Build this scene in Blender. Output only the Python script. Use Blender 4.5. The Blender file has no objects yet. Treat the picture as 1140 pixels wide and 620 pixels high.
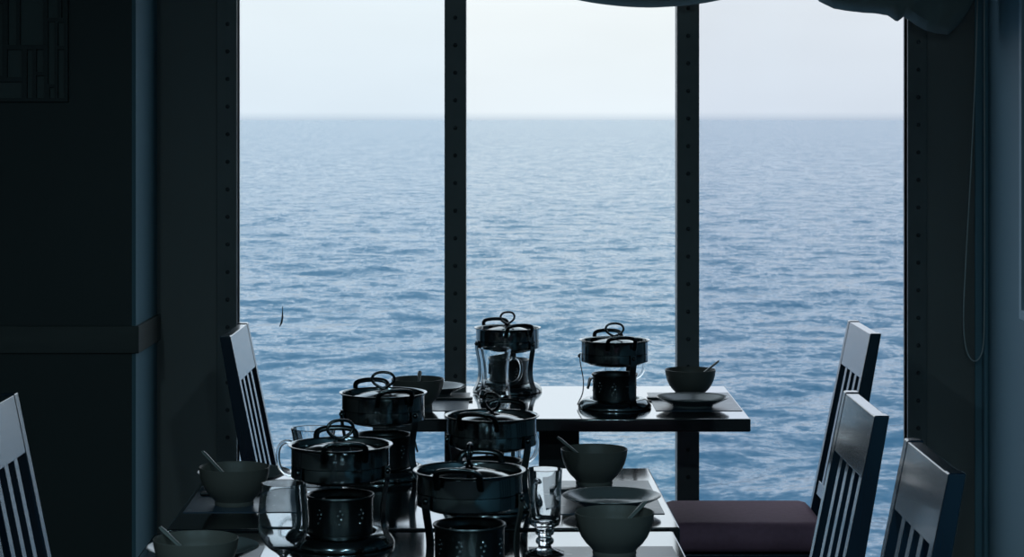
import bpy, math, random
from math import sin, cos, pi, radians as R
from mathutils import Vector, Matrix, noise

random.seed(7)
sc = bpy.context.scene
col = sc.collection

# ------------------------------------------------------------------ frame
F = 2450.0            # focal length in pixels of the 1140-wide frame
CAM_Z = 1.57
sc.view_settings.view_transform = 'Standard'
sc.view_settings.look = 'None'
sc.view_settings.gamma = 1.0
sc.view_settings.use_curve_mapping = False
sc.view_settings.exposure = 0.0

# ------------------------------------------------------------------ mesh builder
class MB:
    def __init__(self):
        self.v, self.f = [], []
        self.bev = False

    def _add(self, vs, fs):
        b = len(self.v)
        self.v.extend([tuple(p) for p in vs])
        self.f.extend([tuple(b + i for i in f) for f in fs])
        return self

    def box(self, x0, x1, y0, y1, z0, z1, bev=0.0, m=None):
        if bev <= 0:
            vs = [(x, y, z) for z in (z0, z1) for y in (y0, y1) for x in (x0, x1)]
            fs = [(0, 2, 3, 1), (4, 5, 7, 6), (0, 1, 5, 4), (2, 6, 7, 3), (0, 4, 6, 2), (1, 3, 7, 5)]
        else:
            import bmesh
            self.bev = True
            bm = bmesh.new()
            bmesh.ops.create_cube(bm, size=1.0)
            for v in bm.verts:
                v.co = Vector(((x0 + x1) / 2 + v.co.x * (x1 - x0), (y0 + y1) / 2 + v.co.y * (y1 - y0), (z0 + z1) / 2 + v.co.z * (z1 - z0)))
            bmesh.ops.bevel(bm, geom=list(bm.edges), offset=bev, segments=3, affect='EDGES', profile=0.5)
            bm.verts.index_update()
            vs = [v.co.copy() for v in bm.verts]
            fs = [tuple(v.index for v in f.verts) for f in bm.faces]
            bm.free()
        if m is not None:
            vs = [m @ Vector(p) for p in vs]
        return self._add(vs, fs)

    def lathe(self, prof, seg=48, c=(0, 0, 0), m=None):
        """prof: (r, z) list from the bottom outside, round to the inside; r=0 ends close."""
        vs, fs, rings = [], [], []
        for r, z in prof:
            if r < 1e-6:
                rings.append([len(vs)])
                vs.append(Vector((c[0], c[1], c[2] + z)))
            else:
                rings.append(list(range(len(vs), len(vs) + seg)))
                for k in range(seg):
                    a = 2 * pi * k / seg
                    vs.append(Vector((c[0] + r * cos(a), c[1] + r * sin(a), c[2] + z)))
        for A, B in zip(rings, rings[1:]):
            if len(A) == 1 and len(B) == 1:
                continue
            for k in range(seg):
                k2 = (k + 1) % seg
                if len(A) == 1:
                    fs.append((A[0], B[k2], B[k]))
                elif len(B) == 1:
                    fs.append((A[k], A[k2], B[0]))
                else:
                    fs.append((A[k], A[k2], B[k2], B[k]))
        if m is not None:
            vs = [m @ p for p in vs]
        return self._add(vs, fs)

    def tube(self, pts, ra, rb=None, up=(0, 0, 1), seg=12, closed=False, square=False):
        """sweep an ellipse (half axes ra along up, rb across) along pts; ra may be a list."""
        P = [Vector(p) for p in pts]
        n = len(P)
        RA = ra if isinstance(ra, (list, tuple)) else [ra] * n
        RB = RA if rb is None else (rb if isinstance(rb, (list, tuple)) else [rb] * n)
        vs, fs = [], []
        a_prev = Vector(up)
        for i in range(n):
            if closed:
                t = P[(i + 1) % n] - P[i - 1]
            else:
                t = P[min(i + 1, n - 1)] - P[max(i - 1, 0)]
            t.normalize()
            a = a_prev - t * a_prev.dot(t)
            if a.length < 1e-4:
                a = Vector((1, 0, 0)) - t * t.x
            a.normalize()
            b = t.cross(a)
            a_prev = a
            for k in range(seg):
                th = 2 * pi * (k + (0.5 if square else 0)) / seg
                s = 1.4142 if square else 1.0
                vs.append(P[i] + a * (RA[i] * s * cos(th)) + b * (RB[i] * s * sin(th)))
        m = n if closed else n - 1
        for i in range(m):
            j = (i + 1) % n
            for k in range(seg):
                k2 = (k + 1) % seg
                fs.append((i * seg + k, i * seg + k2, j * seg + k2, j * seg + k))
        if not closed:
            fs.append(tuple(range(seg - 1, -1, -1)))
            fs.append(tuple((n - 1) * seg + k for k in range(seg)))
        return self._add(vs, fs)

    def dome(self, c, r, h, axis=(0, -1, 0), seg=10):
        """a small round bolt head standing on a face"""
        ax = Vector(axis).normalized()
        q = Vector((0, 0, 1)).rotation_difference(ax).to_matrix().to_4x4()
        m = Matrix.Translation(Vector(c)) @ q
        return self.lathe([(r, -h * .3), (r, h * .25), (r * .75, h * .75), (r * .35, h * .97), (0, h)], seg, m=m)

    def build(self, name, mat, parent=None, angle=40, subsurf=0):
        me = bpy.data.meshes.new(name)
        me.from_pydata(self.v, [], self.f)
        me.validate()
        import bmesh
        bm = bmesh.new()
        bm.from_mesh(me)
        bmesh.ops.recalc_face_normals(bm, faces=bm.faces)
        bm.to_mesh(me)
        bm.free()
        if angle:
            me.polygons.foreach_set('use_smooth', [True] * len(me.polygons))
            me.set_sharp_from_angle(angle=R(angle))
        me.materials.append(mat)
        o = bpy.data.objects.new(name, me)
        col.objects.link(o)
        if parent:
            o.parent = parent
        if self.bev:
            md = o.modifiers.new('wn', 'WEIGHTED_NORMAL'); md.keep_sharp = True; md.weight = 100
        if subsurf:
            md = o.modifiers.new('s', 'SUBSURF')
            md.levels = md.render_levels = subsurf
        return o


def tag(o, label=None, cat=None, group=None, kind=None):
    if label: o['label'] = label
    if cat: o['category'] = cat
    if group: o['group'] = group
    if kind: o['kind'] = kind
    return o


def empty(name, label=None, cat=None, group=None, loc=(0, 0, 0), rz=0.0):
    o = bpy.data.objects.new(name, None)
    o.empty_display_size = 0.05
    col.objects.link(o)
    o.location = loc
    o.rotation_euler = (0, 0, R(rz))
    return tag(o, label, cat, group)


def copy_tree(o, parent=None):
    c = o.copy()
    col.objects.link(c)
    if parent:
        c.parent = parent
    for ch in list(o.children):
        copy_tree(ch, c)
    return c


def struct(mb, name, mat, **k):
    return tag(mb.build(name, mat, **k), kind='structure')


# ------------------------------------------------------------------ materials
def mat(name):
    m = bpy.data.materials.new(name)
    m.use_nodes = True
    nt = m.node_tree
    return m, nt, nt.nodes['Principled BSDF'], nt.nodes['Material Output']


def N(nt, typ, **k):
    n = nt.nodes.new(typ)
    for a, b in k.items():
        setattr(n, a, b)
    return n


def simple(name, rgb, rough=.5, metal=0.0, spec=.5, nscale=0, namt=.2, bump=0.0, stretch=(1, 1, 1), coat=0.0, ior=1.5):
    m, nt, p, out = mat(name)
    p.inputs['Base Color'].default_value = (*rgb, 1)
    p.inputs['Roughness'].default_value = rough
    p.inputs['Metallic'].default_value = metal
    p.inputs['Specular IOR Level'].default_value = spec
    p.inputs['IOR'].default_value = ior
    p.inputs['Coat Weight'].default_value = coat
    p.inputs['Coat Roughness'].default_value = .08
    if nscale:
        tc = N(nt, 'ShaderNodeTexCoord')
        mp = N(nt, 'ShaderNodeMapping')
        mp.inputs['Scale'].default_value = stretch
        nz = N(nt, 'ShaderNodeTexNoise')
        nz.inputs['Scale'].default_value = nscale
        nz.inputs['Detail'].default_value = 5
        nt.links.new(tc.outputs['Object'], mp.inputs['Vector'])
        nt.links.new(mp.outputs['Vector'], nz.inputs['Vector'])
        mx = N(nt, 'ShaderNodeMixRGB')
        mx.inputs[1].default_value = (*[c * (1 - namt) for c in rgb], 1)
        mx.inputs[2].default_value = (*[min(1, c * (1 + namt)) for c in rgb], 1)
        nt.links.new(nz.outputs['Fac'], mx.inputs[0])
        nt.links.new(mx.outputs[0], p.inputs['Base Color'])
        if bump:
            b = N(nt, 'ShaderNodeBump')
            b.inputs['Strength'].default_value = bump
            b.inputs['Distance'].default_value = .002
            nt.links.new(nz.outputs['Fac'], b.inputs['Height'])
            nt.links.new(b.outputs['Normal'], p.inputs['Normal'])
    return m


M = {}
M['wall'] = simple('painted_wall', (.215, .20, .185), .55, nscale=3, namt=.1, bump=.05)
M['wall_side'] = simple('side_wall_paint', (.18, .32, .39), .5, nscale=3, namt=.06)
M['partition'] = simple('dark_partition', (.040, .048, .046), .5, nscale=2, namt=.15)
M['partition_end'] = simple('partition_end_lit', (.10, .21, .26), .5, nscale=2, namt=.06)  # bluish window light put into the base colour
M['rail'] = simple('rail_wood', (.075, .08, .073), .4, nscale=4, namt=.35, stretch=(1, 1, 6))
M['steel'] = simple('painted_steel', (.15, .15, .145), .42, nscale=14, namt=.2, bump=.1)
M['bolt'] = simple('bolt_steel', (.06, .06, .06), .45)
M['floor'] = simple('floor_carpet', (.035, .03, .032), .9, nscale=40, namt=.3)
M['ceiling'] = simple('ceiling_paint', (.25, .26, .26), .8, nscale=3, namt=.05)
M['table'] = simple('table_lacquer', (.010, .012, .014), .07, nscale=2.2, namt=.25, ior=1.75, spec=.5, coat=.6)
M['table_edge'] = simple('table_column', (.012, .014, .014), .5, nscale=3)
M['chair'] = simple('chair_wood', (.007, .022, .042), .2, nscale=5, namt=.35, stretch=(3, 3, .25), bump=.06, coat=.6)
M['seat'] = simple('seat_velvet', (.32, .155, .21), .8, nscale=60, namt=.2)
M['pot'] = simple('pot_steel', (.22, .24, .245), .14, metal=1.0, nscale=6, namt=.1)
M['lid'] = simple('lid_steel', (.14, .155, .16), .12, metal=1.0)
M['knob'] = simple('dark_knob_steel', (.085, .095, .098), .22, metal=1.0)
M['stand'] = simple('stand_steel', (.20, .22, .225), .16, metal=1.0)
M['burner'] = simple('burner_steel', (.11, .122, .125), .36, metal=1.0, nscale=9, namt=.2)
M['vent_glint'] = simple('vent_glint_steel', (.75, .78, .78), .08, metal=1.0)  # bright metal for the added glints on the burner walls
M['bowl'] = simple('bowl_ceramic', (.14, .13, .112), .42, spec=.25, nscale=8, namt=.05)
M['bowl2'] = simple('plate_ceramic', (.19, .20, .195), .2, nscale=8, namt=.05)
M['spoon'] = simple('spoon_ceramic', (.20, .205, .19), .22)
M['case'] = simple('black_case', (.008, .009, .010), .35)
M['cloth'] = simple('valance_fabric', (.30, .33, .31), .85, nscale=30, namt=.12)
def cloth_translucent(m):
    nt = m.node_tree
    p, out = nt.nodes['Principled BSDF'], nt.nodes['Material Output']
    tl = N(nt, 'ShaderNodeBsdfTranslucent'); tl.inputs['Color'].default_value = (.30, .36, .36, 1)
    mx = N(nt, 'ShaderNodeMixShader'); mx.inputs[0].default_value = .35
    nt.links.new(p.outputs[0], mx.inputs[1]); nt.links.new(tl.outputs[0], mx.inputs[2]); nt.links.new(mx.outputs[0], out.inputs['Surface'])
cloth_translucent(M['cloth'])
M['cord'] = simple('cord_beads', (.55, .58, .56), .5)
M['frame'] = simple('frame_white', (.42, .60, .70), .35)
M['picture'] = simple('picture_dark', (.012, .016, .017), .25, nscale=3, namt=.4)
M['lat_bar'] = simple('lattice_bar', (.040, .048, .046), .5)
M['lat_back'] = simple('lattice_back', (.10, .12, .112), .5, nscale=6, namt=.2)
M['mark'] = simple('dark_mark', (.004, .012, .02), .6)


def glass_mat():
    m, nt, p, out = mat('drinking_glass')
    p.inputs['Base Color'].default_value = (.95, .985, 1, 1)
    p.inputs['Roughness'].default_value = 0.0
    p.inputs['IOR'].default_value = 1.46
    p.inputs['Transmission Weight'].default_value = 1.0
    return m


def pane_mat(name, rgb):
    m, nt, p, out = mat(name)
    nt.nodes.remove(p)
    tr = N(nt, 'ShaderNodeBsdfTransparent')
    tr.inputs['Color'].default_value = (*rgb, 1)
    gl = N(nt, 'ShaderNodeBsdfGlossy')
    gl.inputs['Roughness'].default_value = 0.02
    lw = N(nt, 'ShaderNodeLayerWeight')
    pw = N(nt, 'ShaderNodeMath', operation='POWER'); pw.inputs[1].default_value = 5
    fr = N(nt, 'ShaderNodeMath', operation='MULTIPLY_ADD'); fr.inputs[1].default_value = .6; fr.inputs[2].default_value = .03
    nt.links.new(lw.outputs['Facing'], pw.inputs[0]); nt.links.new(pw.outputs[0], fr.inputs[0])
    mx = N(nt, 'ShaderNodeMixShader')
    nt.links.new(fr.outputs[0], mx.inputs[0])
    nt.links.new(tr.outputs[0], mx.inputs[1])
    nt.links.new(gl.outputs[0], mx.inputs[2])
    nt.links.new(mx.outputs[0], out.inputs['Surface'])
    return m


def mat_paper():
    """glossy printed placemat: blue-grey paper with small pale rows of print"""
    m, nt, p, out = mat('placemat_paper')
    tc = N(nt, 'ShaderNodeTexCoord')
    mp = N(nt, 'ShaderNodeMapping')
    mp.inputs['Scale'].default_value = (22, 60, 1)
    nz = N(nt, 'ShaderNodeTexNoise')
    nz.inputs['Scale'].default_value = 1.0
    nz.inputs['Detail'].default_value = 2
    big = N(nt, 'ShaderNodeTexNoise')
    big.inputs['Scale'].default_value = 9
    r1 = N(nt, 'ShaderNodeValToRGB')
    r1.color_ramp.elements[0].position = .60
    r1.color_ramp.elements[1].position = .66
    r2 = N(nt, 'ShaderNodeValToRGB')
    r2.color_ramp.elements[0].position = .50
    r2.color_ramp.elements[1].position = .56
    mu = N(nt, 'ShaderNodeMath', operation='MULTIPLY')
    mx = N(nt, 'ShaderNodeMixRGB')
    mx.inputs[1].default_value = (.05, .085, .13, 1)
    mx.inputs[2].default_value = (.42, .46, .52, 1)
    L = nt.links.new
    L(tc.outputs['Object'], mp.inputs['Vector']); L(mp.outputs['Vector'], nz.inputs['Vector'])
    L(tc.outputs['Object'], big.inputs['Vector'])
    L(nz.outputs['Fac'], r1.inputs[0]); L(big.outputs['Fac'], r2.inputs[0])
    L(r1.outputs[0], mu.inputs[0]); L(r2.outputs[0], mu.inputs[1])
    L(mu.outputs[0], mx.inputs[0]); L(mx.outputs[0], p.inputs['Base Color'])
    p.inputs['Roughness'].default_value = .32
    p.inputs['Coat Weight'].default_value = .12
    p.inputs['Coat Roughness'].default_value = .12
    return m


def sea_mat():
    m, nt, p, out = mat('sea_water')
    L = nt.links.new
    p.inputs['Base Color'].default_value = (.052, .152, .24, 1)
    p.inputs['Roughness'].default_value = .12
    p.inputs['IOR'].default_value = 1.24
    p.inputs['Specular Tint'].default_value = (.70, .86, 1, 1)
    ge = N(nt, 'ShaderNodeNewGeometry')
    acc = ge.outputs['Normal']
    # small wind ripples: facet slopes from vector noise at three sizes
    for sx, sy, det, ax, ay in ((.23, .36, 3, .30, .72), (.85, 1.35, 3, .35, .85), (2.8, 4.5, 2, .35, .75)):
        mp = N(nt, 'ShaderNodeMapping')
        mp.inputs['Scale'].default_value = (sx, sy, 1)
        mp.inputs['Rotation'].default_value = (0, 0, R(8 if sx < .3 else -5))
        nz = N(nt, 'ShaderNodeTexNoise')
        nz.inputs['Scale'].default_value = 1
        nz.inputs['Detail'].default_value = det
        sub = N(nt, 'ShaderNodeVectorMath', operation='SUBTRACT'); sub.inputs[1].default_value = (.5, .534, .5)
        mulv = N(nt, 'ShaderNodeVectorMath', operation='MULTIPLY'); mulv.inputs[1].default_value = (ax, ay, 0)
        add = N(nt, 'ShaderNodeVectorMath', operation='ADD')
        L(ge.outputs['Position'], mp.inputs['Vector']); L(mp.outputs['Vector'], nz.inputs['Vector'])
        L(nz.outputs['Color'], sub.inputs[0]); L(sub.outputs[0], mulv.inputs[0])
        L(acc, add.inputs[0]); L(mulv.outputs[0], add.inputs[1])
        acc = add.outputs[0]
    no = N(nt, 'ShaderNodeVectorMath', operation='NORMALIZE')
    L(acc, no.inputs[0]); L(no.outputs[0], p.inputs['Normal'])
    return m


M['glass'] = glass_mat()
M['paper'] = mat_paper()
M['sea'] = sea_mat()

# ------------------------------------------------------------------ world: overcast marine sky
w = bpy.data.worlds.new('overcast_sky')
sc.world = w
w.use_nodes = True
nt = w.node_tree
bg = nt.nodes['Background']
tc = N(nt, 'ShaderNodeTexCoord')
sx = N(nt, 'ShaderNodeSeparateXYZ')
mr = N(nt, 'ShaderNodeMapRange')
mr.inputs['From Min'].default_value = -.02
mr.inputs['From Max'].default_value = .48
cr = N(nt, 'ShaderNodeValToRGB')
def zp(z): return (z + .02) / .5
els = cr.color_ramp.elements
stops = [(-.02, (.20, .33, .46)), (-.002, (.50, .62, .74)), (.003, (.87, .96, 1.02)), (.05, (.94, 1.01, 1.03)), (.10, (1.12, 1.25, 1.36)),
         (.17, (1.30, 1.48, 1.62)), (.45, (.98, 1.20, 1.36))]
els[0].position = zp(stops[0][0]); els[0].color = (*stops[0][1], 1)
els[1].position = zp(stops[-1][0]); els[1].color = (*stops[-1][1], 1)
for z, c in stops[1:-1]:
    e = els.new(zp(z)); e.color = (*c, 1)
cl = N(nt, 'ShaderNodeTexNoise')
mpw = N(nt, 'ShaderNodeMapping')
mpw.inputs['Scale'].default_value = (4, 4, 16)
cl.inputs['Scale'].default_value = 2.0
cl.inputs['Detail'].default_value = 4
cm = N(nt, 'ShaderNodeMapRange')
cm.inputs['To Min'].default_value = .93
cm.inputs['To Max'].default_value = 1.06
mul = N(nt, 'ShaderNodeMixRGB', blend_type='MULTIPLY')
mul.inputs[0].default_value = 1
L = nt.links.new
L(tc.outputs['Generated'], sx.inputs[0]); L(sx.outputs['Z'], mr.inputs['Value']); L(mr.outputs[0], cr.inputs[0])
L(tc.outputs['Generated'], mpw.inputs['Vector']); L(mpw.outputs[0], cl.inputs['Vector'])
L(cl.outputs['Fac'], cm.inputs['Value'])
L(cr.outputs[0], mul.inputs[1]); L(cm.outputs[0], mul.inputs[2]); L(mul.outputs[0], bg.inputs['Color'])
bg.inputs['Strength'].default_value = 1.0

# ------------------------------------------------------------------ setting
WY = 7.05                      # window wall
WX0, WX1, WZ0, WZ1 = -.88, 1.266, .15, 2.30
RX, LX, BY, CZ = 1.516, -2.7, -3.2, 2.6
PX, PY = -1.137, 6.65          # partition end and front

mb = MB(); mb.box(LX - .1, RX + .1, BY - .1, WY + .05, -.1, 0); struct(mb, 'floor', M['floor'])
mb = MB(); mb.box(LX - .1, RX + .1, BY - .1, WY + .05, CZ, CZ + .1); struct(mb, 'ceiling', M['ceiling'])
mb = MB()
mb.box(LX, WX0, WY, WY + .05, 0, CZ); mb.box(WX1, RX + .1, WY, WY + .05, 0, CZ)
mb.box(WX0, WX1, WY, WY + .05, 0, WZ0); mb.box(WX0, WX1, WY, WY + .05, WZ1, CZ)
struct(mb, 'wall_front', M['wall'])
mb = MB(); mb.box(RX, RX + .1, BY, WY, 0, CZ); struct(mb, 'wall_right', M['wall_side'])
mb = MB(); mb.box(LX - .1, LX, BY, WY + .05, 0, CZ); struct(mb, 'wall_left', M['wall'])
mb = MB(); mb.box(LX, RX + .1, BY - .1, BY, 0, CZ); struct(mb, 'wall_back', M['wall'])
# partition: dark face towards the room, end coloured paler and bluer for window light
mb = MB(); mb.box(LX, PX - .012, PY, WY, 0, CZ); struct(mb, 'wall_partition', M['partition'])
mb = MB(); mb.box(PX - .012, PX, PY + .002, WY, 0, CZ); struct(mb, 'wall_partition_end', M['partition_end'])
# chair rail wrapping the partition end
mb = MB()
mb.box(LX, PX + .006, PY - .014, PY, .864, .947, .003)
mb.box(PX, PX + .012, PY - .014, WY, .864, .947, .003)
struct(mb, 'trim_1', M['rail'])
mb = MB(); mb.box(RX - .035, RX, WY - .012, WY, 0, CZ, .004); mb.box(RX - .014, RX, WY - .05, WY - .010, 0, CZ, .004)
struct(mb, 'trim_2', M['wall_side'])
mb = MB(); mb.box(LX, PX + .012, PY - .012, PY, 0, .10, .003); struct(mb, 'baseboard_left', M['rail'])
mb = MB(); mb.box(RX - .012, RX, BY, WY - .05, 0, .10, .003); struct(mb, 'baseboard_right', M['rail'])

# window
win = empty('window_1'); win['kind'] = 'structure'
BOLT = .0882
def bolts(mb, x, y, off=0.0):
    k = 0
    while WZ0 + .05 + off + k * BOLT < WZ1 - .03:
        mb.dome((x, y, WZ0 + .05 + off + k * BOLT), .0068, .006)
        k += 1
mb = MB()
mb.box(WX0 - .065, WX0, WY - .010, WY + .07, WZ0 - .06, WZ1 + .06, .002)
mb.box(WX1, WX1 + .062, WY - .010, WY + .07, WZ0 - .06, WZ1 + .06, .002)
mb.box(WX0, WX1, WY - .010, WY + .07, WZ1, WZ1 + .06, .002)
mb.box(WX0, WX1, WY - .010, WY + .07, WZ0 - .06, WZ0, .002)
mb.build('window_frame', M['steel'], win)
mb = MB(); bolts(mb, WX0 - .030, WY - .010); bolts(mb, WX1 + .034, WY - .010, .03)
mb.build('frame_bolts', M['bolt'], win)
MULL = ((-.216, -.147), (.528, .599))
for a, b in MULL:
    mb = MB(); mb.box(a, b, WY - .012, WY + .075, WZ0, WZ1, .002)
    o = mb.build('mullion', M['steel'], win)
    mb = MB(); bolts(mb, (a + b) / 2, WY - .012, .02 if a < 0 else .05); mb.build('mullion_bolts', M['bolt'], o)
GY = WY + .045
tints = ((.95, .97, .99), (1.0, 1.0, 1.0), (.91, .915, .945))
for (a, b), t in zip(((WX0, MULL[0][0]), (MULL[0][1], MULL[1][0]), (MULL[1][1], WX1)), tints):
    mb = MB(); mb.box(a, b, GY, GY + .006, WZ0, WZ1)
    mb.build('glass_pane', pane_mat('window_glass', t), win, angle=0)
# dark streak stuck on the left pane
s = (GY - .003) / F
def wp(px, py): return ((px - 570) * s, GY - .003, CAM_Z - (py - 133) * s)
mb = MB(); mb.tube([wp(314.5, 341), wp(314.6, 347), wp(314.4, 354), wp(313.4, 359), wp(311.4, 363.5)], [.0008, .0016, .003, .0032, .0014], [.0008, .001, .0015, .0015, .0008], up=(1, 0, 0), seg=8)
mb.build('streak', M['mark'], win)

# the sea, fourteen metres below the deck, out to the horizon
import numpy as np
def make_sea():
    rng = np.random.default_rng(11)
    H = CAM_Z + 14.0
    dep = np.concatenate([np.geomspace(.9, .23, 12)[:-1], np.linspace(.23, .012, 520), np.geomspace(.012, .0003, 14)[1:]])
    Y = H / dep
    U = np.linspace(-.62, .62, 460)
    X, YY = np.meshgrid(U, Y)
    X = X * YY
    sp = np.gradient(Y)[:, None]
    Z = np.zeros_like(X)
    for k in range(70):
        lam = 1.6 * (22 / 1.6) ** rng.random()
        th = R(-78) + rng.normal(0, .55)
        kx, ky = cos(th) * 2 * pi / lam, sin(th) * 2 * pi / lam
        amp = lam * .0042 * (1 if lam < 12 else .7)
        fade = np.clip((lam / max(abs(sin(th)), .3) / sp - 2.0) / 3.0, 0, 1)
        ph = rng.random() * 2 * pi
        q = kx * X + ky * YY + ph + .6 * np.sin(X * .031 + YY * .023 + ph * 3)
        grp = .65 + .35 * np.sin(.043 * X * cos(ph) + .05 * YY * sin(ph) + ph * 5)
        Z += amp * fade * grp * (np.sin(q) + .28 * np.cos(2 * q))
    n, mcol = X.shape
    vs = np.stack([X, YY, Z - 14.0], -1).reshape(-1, 3)
    idx = np.arange(n * mcol).reshape(n, mcol)
    fs = np.stack([idx[:-1, :-1], idx[:-1, 1:], idx[1:, 1:], idx[1:, :-1]], -1).reshape(-1, 4)
    me = bpy.data.meshes.new('sea')
    me.vertices.add(len(vs)); me.vertices.foreach_set('co', vs.astype(np.float32).ravel())
    me.loops.add(len(fs) * 4); me.loops.foreach_set('vertex_index', fs.astype(np.int32).ravel())
    me.polygons.add(len(fs)); me.polygons.foreach_set('loop_start', np.arange(0, len(fs) * 4, 4, dtype=np.int32))
    me.update(calc_edges=True)
    me.polygons.foreach_set('use_smooth', [True] * len(fs))
    me.materials.append(M['sea'])
    o = bpy.data.objects.new('sea', me); col.objects.link(o)
    tag(o, kind='structure')
make_sea()

# ------------------------------------------------------------------ lattice panel on the partition
lat = empty('mounted_lattice', 'dark wall lattice of upright and lying rectangles, high on the left partition', 'lattice panel', loc=(-1.349, PY, 1.632))
SPX = 1 / 368.4
tiles = [(0, 4.6, 4, 84), (10.5, 20, -30, 50), (24, 50, -8, 50), (54.5, 66, -30, 20), (70, 72.5, -30, 20), (55, 62.5, 24, 94), (66, 73, 25, 51),
         (9.5, 26, 55.5, 86), (31.5, 38, 55, 109), (42, 50, 55, 80), (42, 51, 84, 109), (0, 26, 91, 109), (56.5, 62.5, 97, 109), (66, 73, 55, 109),
         (-4, 4.6, -30, 0), (24, 36, -30, -12), (40, 50, -30, -12)]
tiles += [(-a1, -a0 if a0 > 0 else 0, b0, b1) for a0, a1, b0, b1 in tiles if a1 > 5]
xs = sorted({-80., 77.} | {t for q in tiles for t in q[:2]})
zs = sorted({-34., 113.} | {t for q in tiles for t in q[2:]})
mb = MB()
for j in range(len(zs) - 1):
    run = None
    for i in range(len(xs)):
        solid = False
        if i < len(xs) - 1:
            cx, cz = (xs[i] + xs[i + 1]) / 2, (zs[j] + zs[j + 1]) / 2
            solid = not any(a <= cx <= b and c <= cz <= d for a, b, c, d in tiles)
        if solid and run is None: run = xs[i]
        if not solid and run is not None:
            mb.box((run - 73) * SPX, (xs[i] - 73) * SPX, -.022, -.008, (110 - zs[j + 1]) * SPX, (110 - zs[j]) * SPX)
            run = None
mb.build('lattice_bars', M['lat_bar'], lat, angle=0)
mb = MB(); mb.box((-80 - 73) * SPX, 4 * SPX, -.008, 0, -3 * SPX, 144 * SPX); mb.build('backing_panel', M['lat_back'], lat, angle=0)

# framed picture on the right-hand wall
pf = empty('picture_frame', 'tall pale frame round a dark picture on the blue-lit side wall', 'picture frame', loc=(RX, 6.47, .983))
mb = MB()
mb.box(-.026, 0, -.030, 0, 0, 1.15, .003); mb.box(-.026, 0, -.80, -.77, 0, 1.15, .003)
mb.box(-.026, 0, -.772, -.028, 0, .030, .003); mb.box(-.026, 0, -.772, -.028, 1.12, 1.15, .003)
mb.build('frame_moulding', M['frame'], pf)
mb = MB(); mb.box(-.010, -.002, -.775, -.025, .025, 1.125); mb.build('picture', M['picture'], pf, angle=0)

# ------------------------------------------------------------------ fabric shades at the window head
def shade(name, x0, x1, edge, label, amp, nx=90, nv=22, ztop=2.42):
    mb = MB()
    for j in range(nv + 1):
        v = j / nv
        for i in range(nx + 1):
            x = x0 + (x1 - x0) * i / nx
            zb = edge(x)
            z = zb + (ztop - zb) * v
            bulge = sin(v * pi * 3.0 + .4) * .5 + .5
            d = noise.noise(Vector((x * 9, v * 3.2, 3.3))) * amp + noise.noise(Vector((x * 21, v * 7, 8.1))) * amp * .45
            y = 6.90 - .075 * bulge * (1 - v * .6) + d
            if j == 0: y += .045
            mb.v.append((x, min(y, 7.02), z))
    for j in range(nv):
        for i in range(nx):
            a = j * (nx + 1) + i
            mb.f.append((a, a + 1, a + nx + 2, a + nx + 1))
    o = mb.build(name, M['cloth'], angle=70)
    md = o.modifiers.new('thickness', 'SOLIDIFY'); md.thickness = .005
    return tag(o, label, 'window shade', 'gathered fabric shades')
def e1(x):
    c = .428 if x > .0 else -.46
    b = 1.925 if x > .0 else 1.985
    return min(b + .47 * (x - c) ** 2, 2.06)
shade('fabric_valance', -.90, .86, e1, 'dark fabric shade hanging in a shallow curve over the second mullion', .018)
ex = [(.93, 1.99), (.963, 1.946), (1.008, 1.921), (1.07, 1.912), (1.14, 1.906), (1.178, 1.90), (1.203, 1.880), (1.225, 1.897), (1.262, 1.868), (1.296, 1.852), (1.335, 1.844), (1.369, 1.840), (1.40, 1.868), (1.42, 1.90), (1.45, 1.96), (1.49, 2.0)]
def e2(x):
    for (a, za), (b, zb) in zip(ex, ex[1:]):
        if a <= x <= b:
            return za + (zb - za) * (x - a) / (b - a)
    return ex[-1][1]
shade('fabric_valance', .93, 1.49, e2, 'crumpled fabric shade sagging at the right upper corner of the window', .05, nx=110)

# bead cord of the shade
s7 = 6.955 / F
def cp(px, py): return ((px - 570) * s7, 6.985, CAM_Z - (py - 133) * s7)
pts = [cp(1091, -170), cp(1090.5, 0), cp(1085, 150), cp(1078.5, 270), cp(1075.5, 330), cp(1075, 365), cp(1077.5, 388), cp(1082.5, 400), cp(1088, 403), cp(1093, 399), cp(1096.5, 388), cp(1098, 360), cp(1098.5, 250), cp(1098, 0), cp(1097, -170)]
def smooth_path(p, n=6):
    P = [Vector(q) for q in p]; out = []
    for i in range(len(P) - 1):
        a, b, c, d = P[max(i - 1, 0)], P[i], P[i + 1], P[min(i + 2, len(P) - 1)]
        for k in range(n):
            t = k / n
            out.append(.5 * ((2 * b) + (c - a) * t + (2 * a - 5 * b + 4 * c - d) * t * t + (3 * b - a - 3 * c + d) * t ** 3))
    out.append(P[-1])
    return out
mb = MB(); mb.tube(smooth_path(pts), .0022, seg=8)
tag(mb.build('pull_cord', M['cord']), 'thin pale looped pull cord hanging beside the window on the right', 'cord')

# ------------------------------------------------------------------ tables
def table(label, cx, cy, w, d, rz, base=True):
    t = empty('dining_table', label, 'table', 'dark dining tables', (cx, cy, 0), rz)
    mb = MB(); mb.box(-w / 2, w / 2, -d / 2, d / 2, .714, .75, .004); mb.build('tabletop', M['table'], t)
    mb = MB(); mb.box(-.058, .058, -.058, .058, .03, .714, .004); mb.build('pedestal', M['table_edge'], t)
    mb = MB(); mb.box(-.26, .26, -.26, .26, 0, .03, .006); mb.build('base', M['table_edge'], t)
    return t
table('dark glossy pedestal table against the window, set with two pots', .136, 6.40, 1.036, .745, 0)
table('dark glossy table in the middle, in front of the window table', -.185, 4.79, 1.03, .755, 1.2)
table('dark glossy table closest to the camera, cut by the lower frame edge', -.185, 3.995, 1.03, .755, 1.2)
TZ = .75

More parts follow.
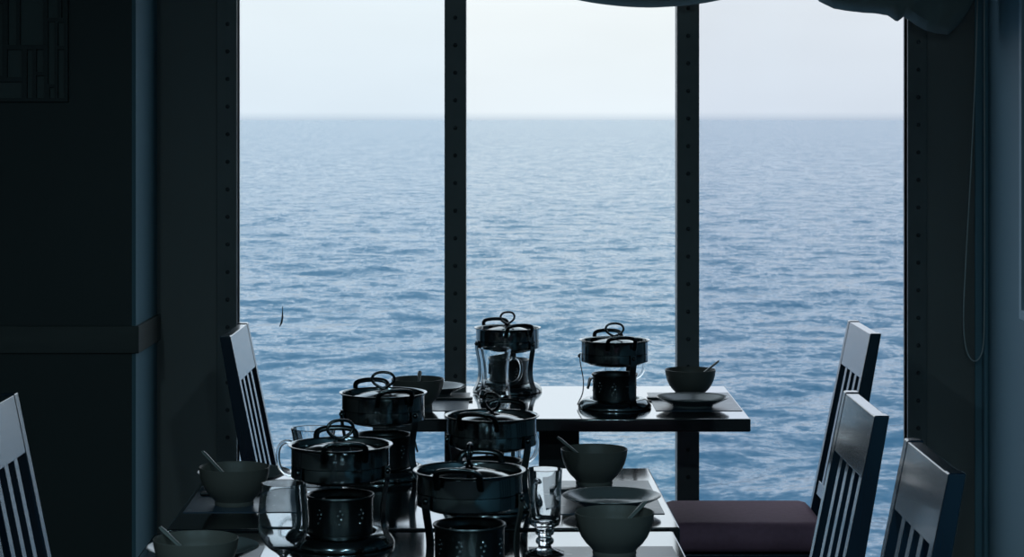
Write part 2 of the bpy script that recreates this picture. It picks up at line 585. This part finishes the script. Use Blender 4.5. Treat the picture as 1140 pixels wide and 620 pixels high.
# ------------------------------------------------------------------ hot pot, stand, burner prototypes
def make_stand():
    t = empty('pot_stand')
    mb = MB()
    mb.lathe([(0, 0), (.100, 0), (.1045, .002), (.1045, .005), (.1030, .0095), (.0985, .0165), (.0920, .0225), (.0840, .0265), (.0760, .0280), (.0700, .0265), (.0665, .0215), (.0655, .0150), (0, .0150)], 64)
    mb.build('base_plate', M['stand'], t)
    mb = MB(); mb.lathe([(.0925, .132), (.0945, .132), (.0948, .1345), (.0948, .1515), (.0945, .1545), (.0925, .1545), (.0925, .132)], 64)
    mb.build('support_ring', M['stand'], t)
    for a in (80, 200, 320):
        q = Matrix.Rotation(R(a), 4, 'Z')
        prof = [(.0975, .156), (.0985, .146), (.0985, .134), (.0965, .120), (.0925, .100), (.0895, .080), (.0890, .062), (.0905, .045), (.0945, .032), (.0985, .0235), (.1030, .0150), (.1060, .0080)]
        pts = smooth_path([q @ Vector((r, 0, z)) for r, z in prof], 3)
        nrm = q @ Vector((1, 0, 0))
        mb = MB(); mb.tube(pts, .0014, .010, up=nrm, seg=4, square=True)
        o = mb.build('leg', M['stand'], t)
        mb = MB(); mb.dome(q @ Vector((.0998, 0, .147)), .0058, .005, axis=nrm); mb.build('leg_knob', M['knob'], o)
    return t


def make_pot():
    t = empty('hot_pot')
    mb = MB()
    prof = [(0, .1165), (.030, .1172), (.055, .1195), (.074, .1238), (.086, .1300), (.0905, .1370), (.0910, .1550), (.0945, .1560), (.0945, .1845), (.0958, .1890), (.0995, .1910), (.1010, .1925), (.1008, .1938), (.0985, .1938), (.0940, .1915), (.0925, .1870), (.0920, .165), (.088, .140), (.07, .128), (0, .122)]
    mb.lathe(prof, 72); mb.build('pot_body', M['pot'], t)
    mb = MB()
    mb.lathe([(0, .1775), (.088, .1775), (.0908, .1785), (.0912, .1800), (.089, .1808), (.084, .1800), (.079, .1808), (.062, .1862), (.045, .1912), (.030, .1940), (.020, .1948), (0, .1950)], 64)
    lid = mb.build('lid', M['lid'], t)
    # ring knob: rosette and a ribbon-shaped loop
    mb = MB()
    mb.lathe([(0, .1938), (.0165, .1940), (.0170, .1958), (.012, .1980), (.006, .1992), (0, .1995)], 24)
    half = [(-.0125, .1952), (-.004, .2005), (.010, .2065), (.0205, .2135), (.0255, .2215), (.0235, .2305), (.0150, .2370), (0, .2392)]
    loop = [(x, .0030, z) for x, z in half[:3]] + [(x, .0018 * (1 - i / 4), z) for i, (x, z) in enumerate(half[3:])]
    loop = loop + [(-x, -y, z) for x, y, z in reversed(loop[:-1])]
    mb.tube(smooth_path(loop, 5), .0032, seg=10, up=(0, 1, 0))
    mb.build('ring_knob', M['knob'], lid)
    for sgn in (1, -1):
        pts = [(-.039, .0935, .172), (-.0395, .0985, .183), (-.0395, .1040, .192), (-.0375, .1095, .2010), (-.030, .1130, .2060), (-.015, .1150, .2085), (0, .1155, .2090),
               (.015, .1150, .2085), (.030, .1130, .2060), (.0375, .1095, .2010), (.0395, .1040, .192), (.0395, .0985, .183), (.039, .0935, .172)]
        pts = smooth_path([(x * sgn, y * sgn, z) for x, y, z in pts], 4)
        mb = MB(); mb.tube(pts, .0040, .0058, up=(0, -.5 * sgn, 1), seg=12)
        mb.build('handle', M['knob'], t)
    return t


def make_burner():
    t = empty('fuel_burner')
    mb = MB()
    mb.lathe([(0, 0), (.059, 0), (.0620, .003), (.0625, .074), (.0645, .0765), (.0660, .0800), (.0650, .0822), (.0620, .0815), (.0590, .078), (.0585, .064), (.040, .062), (.0395, .070), (.036, .072), (.030, .066), (0, .066)], 56)
    nf = len(mb.f)          # bright domes in the same mesh stand in for glints at vent holes
    for k in range(9):
        a = R(40 * k + 12)
        for da, z in ((0, .034), (.07, .043), (-.03, .050), (.11, .052), (.04, .059)):
            p = (.0622 * cos(a + da), .0622 * sin(a + da), z)
            mb.dome(p, .0022, .0014, axis=(p[0], p[1], .012), seg=8)
    o = mb.build('burner_body', M['burner'], t)
    o.data.materials.append(M['vent_glint'])
    for p in o.data.polygons:
        if p.index >= nf: p.material_index = 1
    # snuffer lever, a bent tapering tab
    mb = MB()
    mb.tube(smooth_path([(-.062, 0, .068), (-.069, 0, .070), (-.073, 0, .064), (-.076, 0, .050), (-.079, 0, .040)], 4), .0020, [.012] * 5 + [.011] * 4 + [.009] * 4 + [.007] * 4, up=(1, 0, .5), seg=4, square=True)
    mb.build('lever', M['burner'], t)
    return t


stand0, pot0, burner0 = make_stand(), make_pot(), make_burner()
# (px centre, depth, stand turn, pot turn, ring turn, lever turn, where)
sets = [
    (565.0, 6.64, 0, 20, 32, 40, 'on the window table behind a glass mug'),
    (684.2, 6.27, 100, 8, 4, 12, 'on the window table beside the right mullion'),
    (426.6, 5.06, 0, 18, 2, 185, 'on the middle table, the left one there'),
    (547.5, 4.67, 0, -16, -52, 150, 'on the middle table, the right one there'),
    (379.0, 4.25, 20, 9, 18, -100, 'on the closest table behind the wine glass'),
    (522.6, 3.94, 20, -10, 80, -80, 'on the closest table beside the footed glass'),
]
for i, (px, d, rs, rp, rr, rl, where) in enumerate(sets):
    loc = ((px - 570) * d / F, d, TZ)
    st, po, bu = (stand0, pot0, burner0) if i == 0 else (copy_tree(stand0), copy_tree(pot0), copy_tree(burner0))
    st.location = loc; st.rotation_euler = (0, 0, R(rs))
    tag(st, 'steel legged stand of the pot ' + where, 'pot stand', 'steel pot stands')
    po.location = loc; po.rotation_euler = (0, 0, R(rp))
    tag(po, 'lidded steel hot pot ' + where, 'hot pot', 'personal hot pots')
    for ch in po.children:
        for g in ch.children:
            g.rotation_euler = (0, 0, R(rr - rp))
    bu.location = (loc[0], loc[1], TZ + .0152); bu.rotation_euler = (0, 0, R(rl))
    tag(bu, 'round burner under the pot ' + where, 'burner', 'fuel burners under the pots')

# ------------------------------------------------------------------ placemats, cases, bowls, plates, spoons
def placemat(label, x0, x1, y0, y1, rz=0.0):
    cx, cy = (x0 + x1) / 2, (y0 + y1) / 2
    mb = MB(); mb.box(-(x1 - x0) / 2, (x1 - x0) / 2, -(y1 - y0) / 2, (y1 - y0) / 2, 0, .0012)
    o = mb.build('placemat', M['paper'], angle=0)
    o.location = (cx, cy, TZ + .0002); o.rotation_euler = (0, 0, R(rz))
    return tag(o, label, 'placemat', 'printed paper placemats')
MZ = TZ + .0016
placemat('printed placemat at the right end of the window table', .405, .648, 6.19, 6.60)
placemat('printed placemat at the left end of the window table', -.372, -.125, 6.19, 6.60)
placemat('printed placemat at the right end of the middle table, under a plate', .068, .313, 4.57, 4.99, 1.2)
placemat('printed placemat at the left end of the middle table', -.690, -.415, 4.59, 4.99, 1.2)
placemat('printed placemat at the right end of the closest table', .036, .312, 3.80, 4.22, 1.2)
placemat('printed placemat at the left end of the closest table', -.686, -.47, 3.80, 4.22, 1.2)

case0 = None
for label, x0, x1, d in (('slim black chopstick case behind the plate at the right end of the window table', .395, .56, 6.44),
                         ('slim black chopstick case near the left bowl of the window table', -.325, -.115, 6.43),
                         ('slim black chopstick case in front of the right bowl of the middle table', .095, .275, 4.845),
                         ('slim black chopstick case behind the left bowl of the middle table', -.678, -.49, 4.80)):
    mb = MB(); mb.box(-(x1 - x0) / 2, (x1 - x0) / 2, -.014, .014, 0, .007, .002)
    o = mb.build('chopstick_case', M['case']); o.location = ((x0 + x1) / 2, d, MZ)
    tag(o, label, 'chopstick case', 'black chopstick cases')

def make_bowl():
    mb = MB()
    prof = [(0, .004), (.034, .004), (.036, 0), (.0405, 0), (.0415, .004), (.0410, .009), (.0450, .0145), (.0535, .0225), (.0625, .0350), (.0690, .0490), (.0728, .0635), (.0745, .0760), (.0750, .0800), (.0737, .0810),
            (.0722, .0790), (.0702, .0640), (.0662, .0500), (.0598, .0370), (.0500, .0255), (.036, .0185), (.018, .0155), (0, .015)]
    mb.lathe(prof, 64)
    return mb.build('soup_bowl', M['bowl'])
def make_plate():
    mb = MB()
    prof = [(0, .004), (.050, .004), (.052, 0), (.057, 0), (.059, .005), (.070, .0095), (.088, .0175), (.1005, .0240), (.1042, .0262), (.1038, .0275), (.1000, .0268), (.086, .0208), (.070, .0125), (.058, .0085), (.04, .0078), (0, .0078)]
    mb.lathe(prof, 72)
    return mb.build('plate', M['bowl2'])
def make_spoon():
    """soup spoon along +x: bowl at the origin, handle rising to the tip at x=1 (scaled when laid)"""
    return None
bowl0 = make_bowl(); plate0 = make_plate()
# px, depth, spoon azimuth, tip radius, tip height, labels
bowls = [
    (768.5, 6.50, 22, .094, .096, 'behind a plate at the right end of the window table', 'right end of the window table'),
    (465.0, 6.27, 88, .080, .090, 'with upright spoon at the left end of the window table', 'left end of the window table'),
    (661.5, 4.935, 152, .092, .098, 'at the right end of the middle table', 'right end of the middle table'),
    (684.0, 4.14, 38, .078, .088, 'at the right end of the closest table', 'right end of the closest table'),
    (260.8, 4.68, 152, .083, .107, 'at the left end of the middle table', 'left end of the middle table'),
    (218.0, 3.88, 150, .080, .084, 'at the left end of the closest table', 'left end of the closest table'),
]
for i, (px, d, az, tr, tz, where, sw) in enumerate(bowls):
    o = bowl0 if i == 0 else bowl0.copy()
    if i: col.objects.link(o)
    o.location = ((px - 570) * d / F, d, MZ)
    tag(o, 'grey ceramic bowl ' + where, 'bowl', 'grey soup bowls')
    # its spoon leans on the rim
    a = R(az); ux, uy = cos(a), sin(a)
    zr = .0865 + .0
    r_rim = .0715
    tip = Vector((ux * tr, uy * tr, max(tz, .086)))
    low = Vector((-ux * .018, -uy * .018, .0265))
    # keep the handle clear of the rim
    dirv = (tip - low)
    t_r = (r_rim + .018) / (tr + .018)
    need = .0865 - (low.z + dirv.z * t_r)
    if need > 0 and tr > r_rim: tip.z += need / t_r
    dirv = tip - low
    pth, wa, wb = [], [], []
    for k, (t, wid, th) in enumerate(((-.20, .004, .001), (-.15, .011, .0016), (-.05, .0165, .002), (.06, .0165, .002), (.16, .012, .002), (.24, .0065, .0026), (.4, .0048, .0028), (.7, .0052, .0028), (.93, .0064, .0028), (1.0, .0045, .0022))):
        p = low + dirv * t
        if t < .16:
            p.z = low.z + dirv.z * (.16 * .35 + t * .35 + .06) + .004 * max(0, -t) * 10
        pth.append(p); wa.append(th); wb.append(wid)
    mb = MB(); mb.tube(pth, wa, wb, up=Vector((-ux, -uy, 1.2)), seg=12)
    sp = mb.build('soup_spoon', M['spoon']); sp.location = o.location
    tag(sp, 'ceramic spoon in the bowl at the ' + sw, 'spoon', 'soup spoons in the bowls')

plates = [
    (771.0, 6.285, 'shallow grey plate in front of the bowl at the right end of the window table', .1),
    (480.5, 6.555, 'shallow grey plate behind the bowl at the left end of the window table', 0),
    (681.0, 4.64, 'shallow grey plate behind the right bowl of the closest table', 0),
    (271.5, 4.95, 'shallow grey plate behind the left bowl of the middle table', 0),
    (226.0, 4.085, 'shallow grey plate partly hidden by the left bowl of the closest table', 0),
]
for i, (px, d, label, q) in enumerate(plates):
    o = plate0 if i == 0 else plate0.copy()
    if i: col.objects.link(o)
    o.location = ((px - 570) * d / F, d, MZ)
    tag(o, label, 'plate', 'shallow grey plates')

# ------------------------------------------------------------------ glasses
def make_mug():
    t = empty('glass_mug')
    mb = MB()
    prof = [(0, .002), (.030, 0), (.0440, 0), (.0470, .003), (.0472, .008), (.0450, .020), (.0420, .040), (.0405, .062), (.0408, .085), (.0428, .110), (.0462, .134), (.0485, .1470), (.0472, .1485), (.0452, .1470),
            (.0420, .132), (.0382, .108), (.0358, .085), (.0352, .062), (.0358, .040), (.0350, .030), (.030, .0235), (.018, .021), (0, .021)]
    mb.lathe(prof, 48); mb.build('glass_body', M['glass'], t)
    mb = MB()
    pts = [(.0425, 0, .112), (.052, 0, .1185), (.064, 0, .1175), (.073, 0, .109), (.077, 0, .095), (.0765, 0, .076), (.071, 0, .060), (.061, 0, .050), (.050, 0, .0465), (.0412, 0, .050)]
    mb.tube(smooth_path(pts, 4), .0045, .0062, up=(0, 0, 1), seg=12); mb.build('handle', M['glass'], t)
    return t
mug0 = make_mug()
mugs = [
    (551.0, 6.455, 0, 'clear glass mug with its handle to the right, in front of a window table pot'),
    (349.0, 4.78, 180, 'clear glass mug with its handle to the left, behind the pot near the wine glass'),
    (560.0, 4.97, 0, 'clear glass mug mostly hidden behind the pot below the first mullion'),
    (688.0, 6.575, 0, 'clear glass mug almost hidden behind the pot by the second mullion'),
]
for i, (px, d, rz, label) in enumerate(mugs):
    o = mug0 if i == 0 else copy_tree(mug0)
    o.location = ((px - 570) * d / F, d, TZ + .0016); o.rotation_euler = (0, 0, R(rz))
    tag(o, label, 'glass mug', 'clear glass mugs')

t = empty('footed_glass', 'footed coffee glass with a knobbed stem, right of the closest pots', 'glass', loc=((606.5 - 570) * 4.15 / F, 4.15, TZ + .0004))
mb = MB()
prof = [(0, .003), (.015, .0025), (.033, 0), (.0365, .001), (.0368, .0035), (.030, .0065), (.018, .0105), (.0125, .014), (.0122, .018), (.0165, .0215), (.0175, .0255), (.0160, .0295), (.0125, .0325), (.0125, .0350), (.0170, .0385), (.0178, .0420), (.0160, .0455), (.0145, .048), (.020, .0515), (.0275, .0560), (.0300, .0640),
        (.0302, .080), (.0305, .100), (.0312, .125), (.0325, .150), (.0330, .1605), (.0322, .1615), (.0308, .1605), (.0300, .150), (.0288, .125), (.0280, .100), (.0277, .080), (.0265, .068), (.020, .062), (0, .060)]
mb.lathe(prof, 48); mb.build('glass_body', M['glass'], t)
mb = MB()
ang = R(250)
pts = [(cos(ang) * r, sin(ang) * r, z) for r, z in ((.0305, .140), (.040, .146), (.051, .143), (.0565, .132), (.0560, .115), (.052, .098), (.045, .084), (.038, .077), (.0295, .078))]
mb.tube(smooth_path(pts, 4), .0036, .0050, seg=12); mb.build('handle', M['glass'], t)

t = empty('wine_glass', 'stemmed tulip wine glass at the lower edge, in front of a burner', 'glass', loc=((315.6 - 570) * 3.83 / F, 3.83, TZ + .0004))
mb = MB()
prof = [(0, .003), (.030, 0), (.0345, .001), (.0345, .003), (.020, .0055), (.008, .010), (.0048, .020), (.0045, .050), (.0065, .060), (.014, .0665), (.026, .0745), (.0365, .0870), (.0430, .1030), (.0447, .1200), (.0435, .1400), (.0412, .1620), (.0385, .1860),
        (.0380, .1875), (.0374, .1868), (.0400, .1620), (.0423, .1400), (.0435, .1200), (.0418, .1035), (.0355, .0885), (.025, .0765), (.012, .0690), (0, .067)]
mb.lathe(prof, 56); mb.build('glass_body', M['glass'], t)

# ------------------------------------------------------------------ chairs (front towards +x)
def make_chair():
    t = empty('dining_chair')
    # padded seat with rolled sides
    mb = MB(); mb.box(-.205, .235, -.205, .205, .380, .464, .037); mb.build('seat', M['seat'], t, angle=60)
    mb = MB(); mb.box(-.20, .225, -.195, .195, .330, .380, .004); mb.build('seat_frame', M['chair'], t)
    for sy in (-1, 1):
        mb = MB(); mb.box(.175, .215, sy * .175 - .02, sy * .175 + .02, 0, .330, .004); mb.build('front_leg', M['chair'], t)
    zs_ = [0, .20, .42, .60, .78, .90, .985]
    def fx(z):     # front face of the leaning back
        return -.200 - max(0, z - .42) * .205 - (.06 * (1 - z / .42) if z < .42 else 0)
    def th(z):     # post depth
        return .048 - .018 * max(0, z - .42) / .565 if z > .42 else .048 - .012 * (1 - z / .42)
    zt = .985
    for sy in (-1, 1):
        mb = MB(); vs = []
        y0, y1 = sorted((sy * .170, sy * .205))
        for z in zs_:
            a, b = fx(z), fx(z) - th(z)
            zz = z + (.004 if z == zt else 0)
            vs += [(a, y0, z), (a, y1, z), (b, y1, zz - .004 if z == zt else z), (b, y0, zz - .004 if z == zt else z)]
        fs = []
        for i in range(len(zs_) - 1):
            for k in range(4):
                fs.append((4 * i + k, 4 * i + (k + 1) % 4, 4 * i + 4 + (k + 1) % 4, 4 * i + 4 + k))
        fs += [(3, 2, 1, 0), tuple(len(vs) - 4 + k for k in range(4))]
        mb._add(vs, fs); o = mb.build('back_post', M['chair'], t, angle=30)
        md = o.modifiers.new('b', 'BEVEL'); md.width = .003; md.segments = 2; md.limit_method = 'ANGLE'; md.harden_normals = True
    def slab(name, z0, z1, ya, yb, inset, thick):
        mb = MB(); vs = []
        n = 6
        for i in range(n + 1):
            z = z0 + (z1 - z0) * i / n
            a = fx(z) - inset; b = a - thick
            vs += [(a, ya, z), (a, yb, z), (b, yb, z), (b, ya, z)]
        fs = []
        for i in range(n):
            for k in range(4):
                fs.append((4 * i + k, 4 * i + (k + 1) % 4, 4 * i + 4 + (k + 1) % 4, 4 * i + 4 + k))
        fs += [(3, 2, 1, 0), tuple(len(vs) - 4 + k for k in range(4))]
        mb._add(vs, fs); o = mb.build(name, M['chair'], t, angle=30)
        md = o.modifiers.new('b', 'BEVEL'); md.width = .002; md.segments = 2; md.limit_method = 'ANGLE'; md.harden_normals = True
    slab('top_panel', .860, .983, -.170, .170, .001, .026)
    slab('lower_rail', .485, .525, -.170, .170, .004, .022)
    for k in (-1, 0, 1):
        slab('slat', .522, .862, k * .085 - .017, k * .085 + .017, .004, .014)
    for sy in (-1, 1):
        mb = MB(); mb.box(-.235, .18, sy * .178 - .010, sy * .178 + .010, .14, .165, .003); mb.build('stretcher', M['chair'], t)
    return t
chair0 = make_chair()
chairs = [
    (.664, 6.22, 180, 'dark slat-back chair beside the window table, burgundy seat showing'),
    (.400, 4.55, 180, 'dark slat-back chair beside the middle table, second of the right row'),
    (.405, 3.84, 180, 'dark slat-back chair at the lower right, closest of the right row'),
    (-.445, 6.15, 0, 'dark slat-back chair by the left window pane, seen nearly edge-on'),
    (-.745, 4.52, 0, 'slat-back chair at the left frame edge, before the dark partition'),
]
for i, (x, y, rz, label) in enumerate(chairs):
    o = chair0 if i == 0 else copy_tree(chair0)
    o.location = (x, y, 0); o.rotation_euler = (0, 0, R(rz))
    tag(o, label, 'chair', 'dark slat-back dining chairs')

# ------------------------------------------------------------------ lights: a few dim downlights in the room behind
def down(x, y, power, color=(.50, .84, 1.0), rad=.06):
    l = bpy.data.lights.new('downlight', 'AREA'); l.shape = 'DISK'; l.size = rad * 2
    l.energy = power; l.color = color
    o = bpy.data.objects.new('downlight', l); col.objects.link(o)
    o.location = (x, y, CZ - .03)
for x, y in ((-1.3, -1.2), (.5, -1.2), (-1.3, 1.4), (.5, 1.4)):
    down(x, y, 21)

# ------------------------------------------------------------------ camera
cd = bpy.data.cameras.new('camera')
cam = bpy.data.objects.new('camera', cd); col.objects.link(cam)
cam.location = (0, 0, CAM_Z); cam.rotation_euler = (R(90), 0, 0)
cd.sensor_width = 36; cd.lens = F / 1140 * 36
cd.shift_y = -177 / 1140
cd.clip_end = 100000
cd.dof.use_dof = True; cd.dof.focus_distance = 5.4; cd.dof.aperture_fstop = 18
sc.camera = cam
sc.cycles.use_denoising = True
sc.cycles.max_bounces = 12
sc.cycles.transmission_bounces = 12
sc.cycles.caustics_refractive = False
sc.cycles.caustics_reflective = False
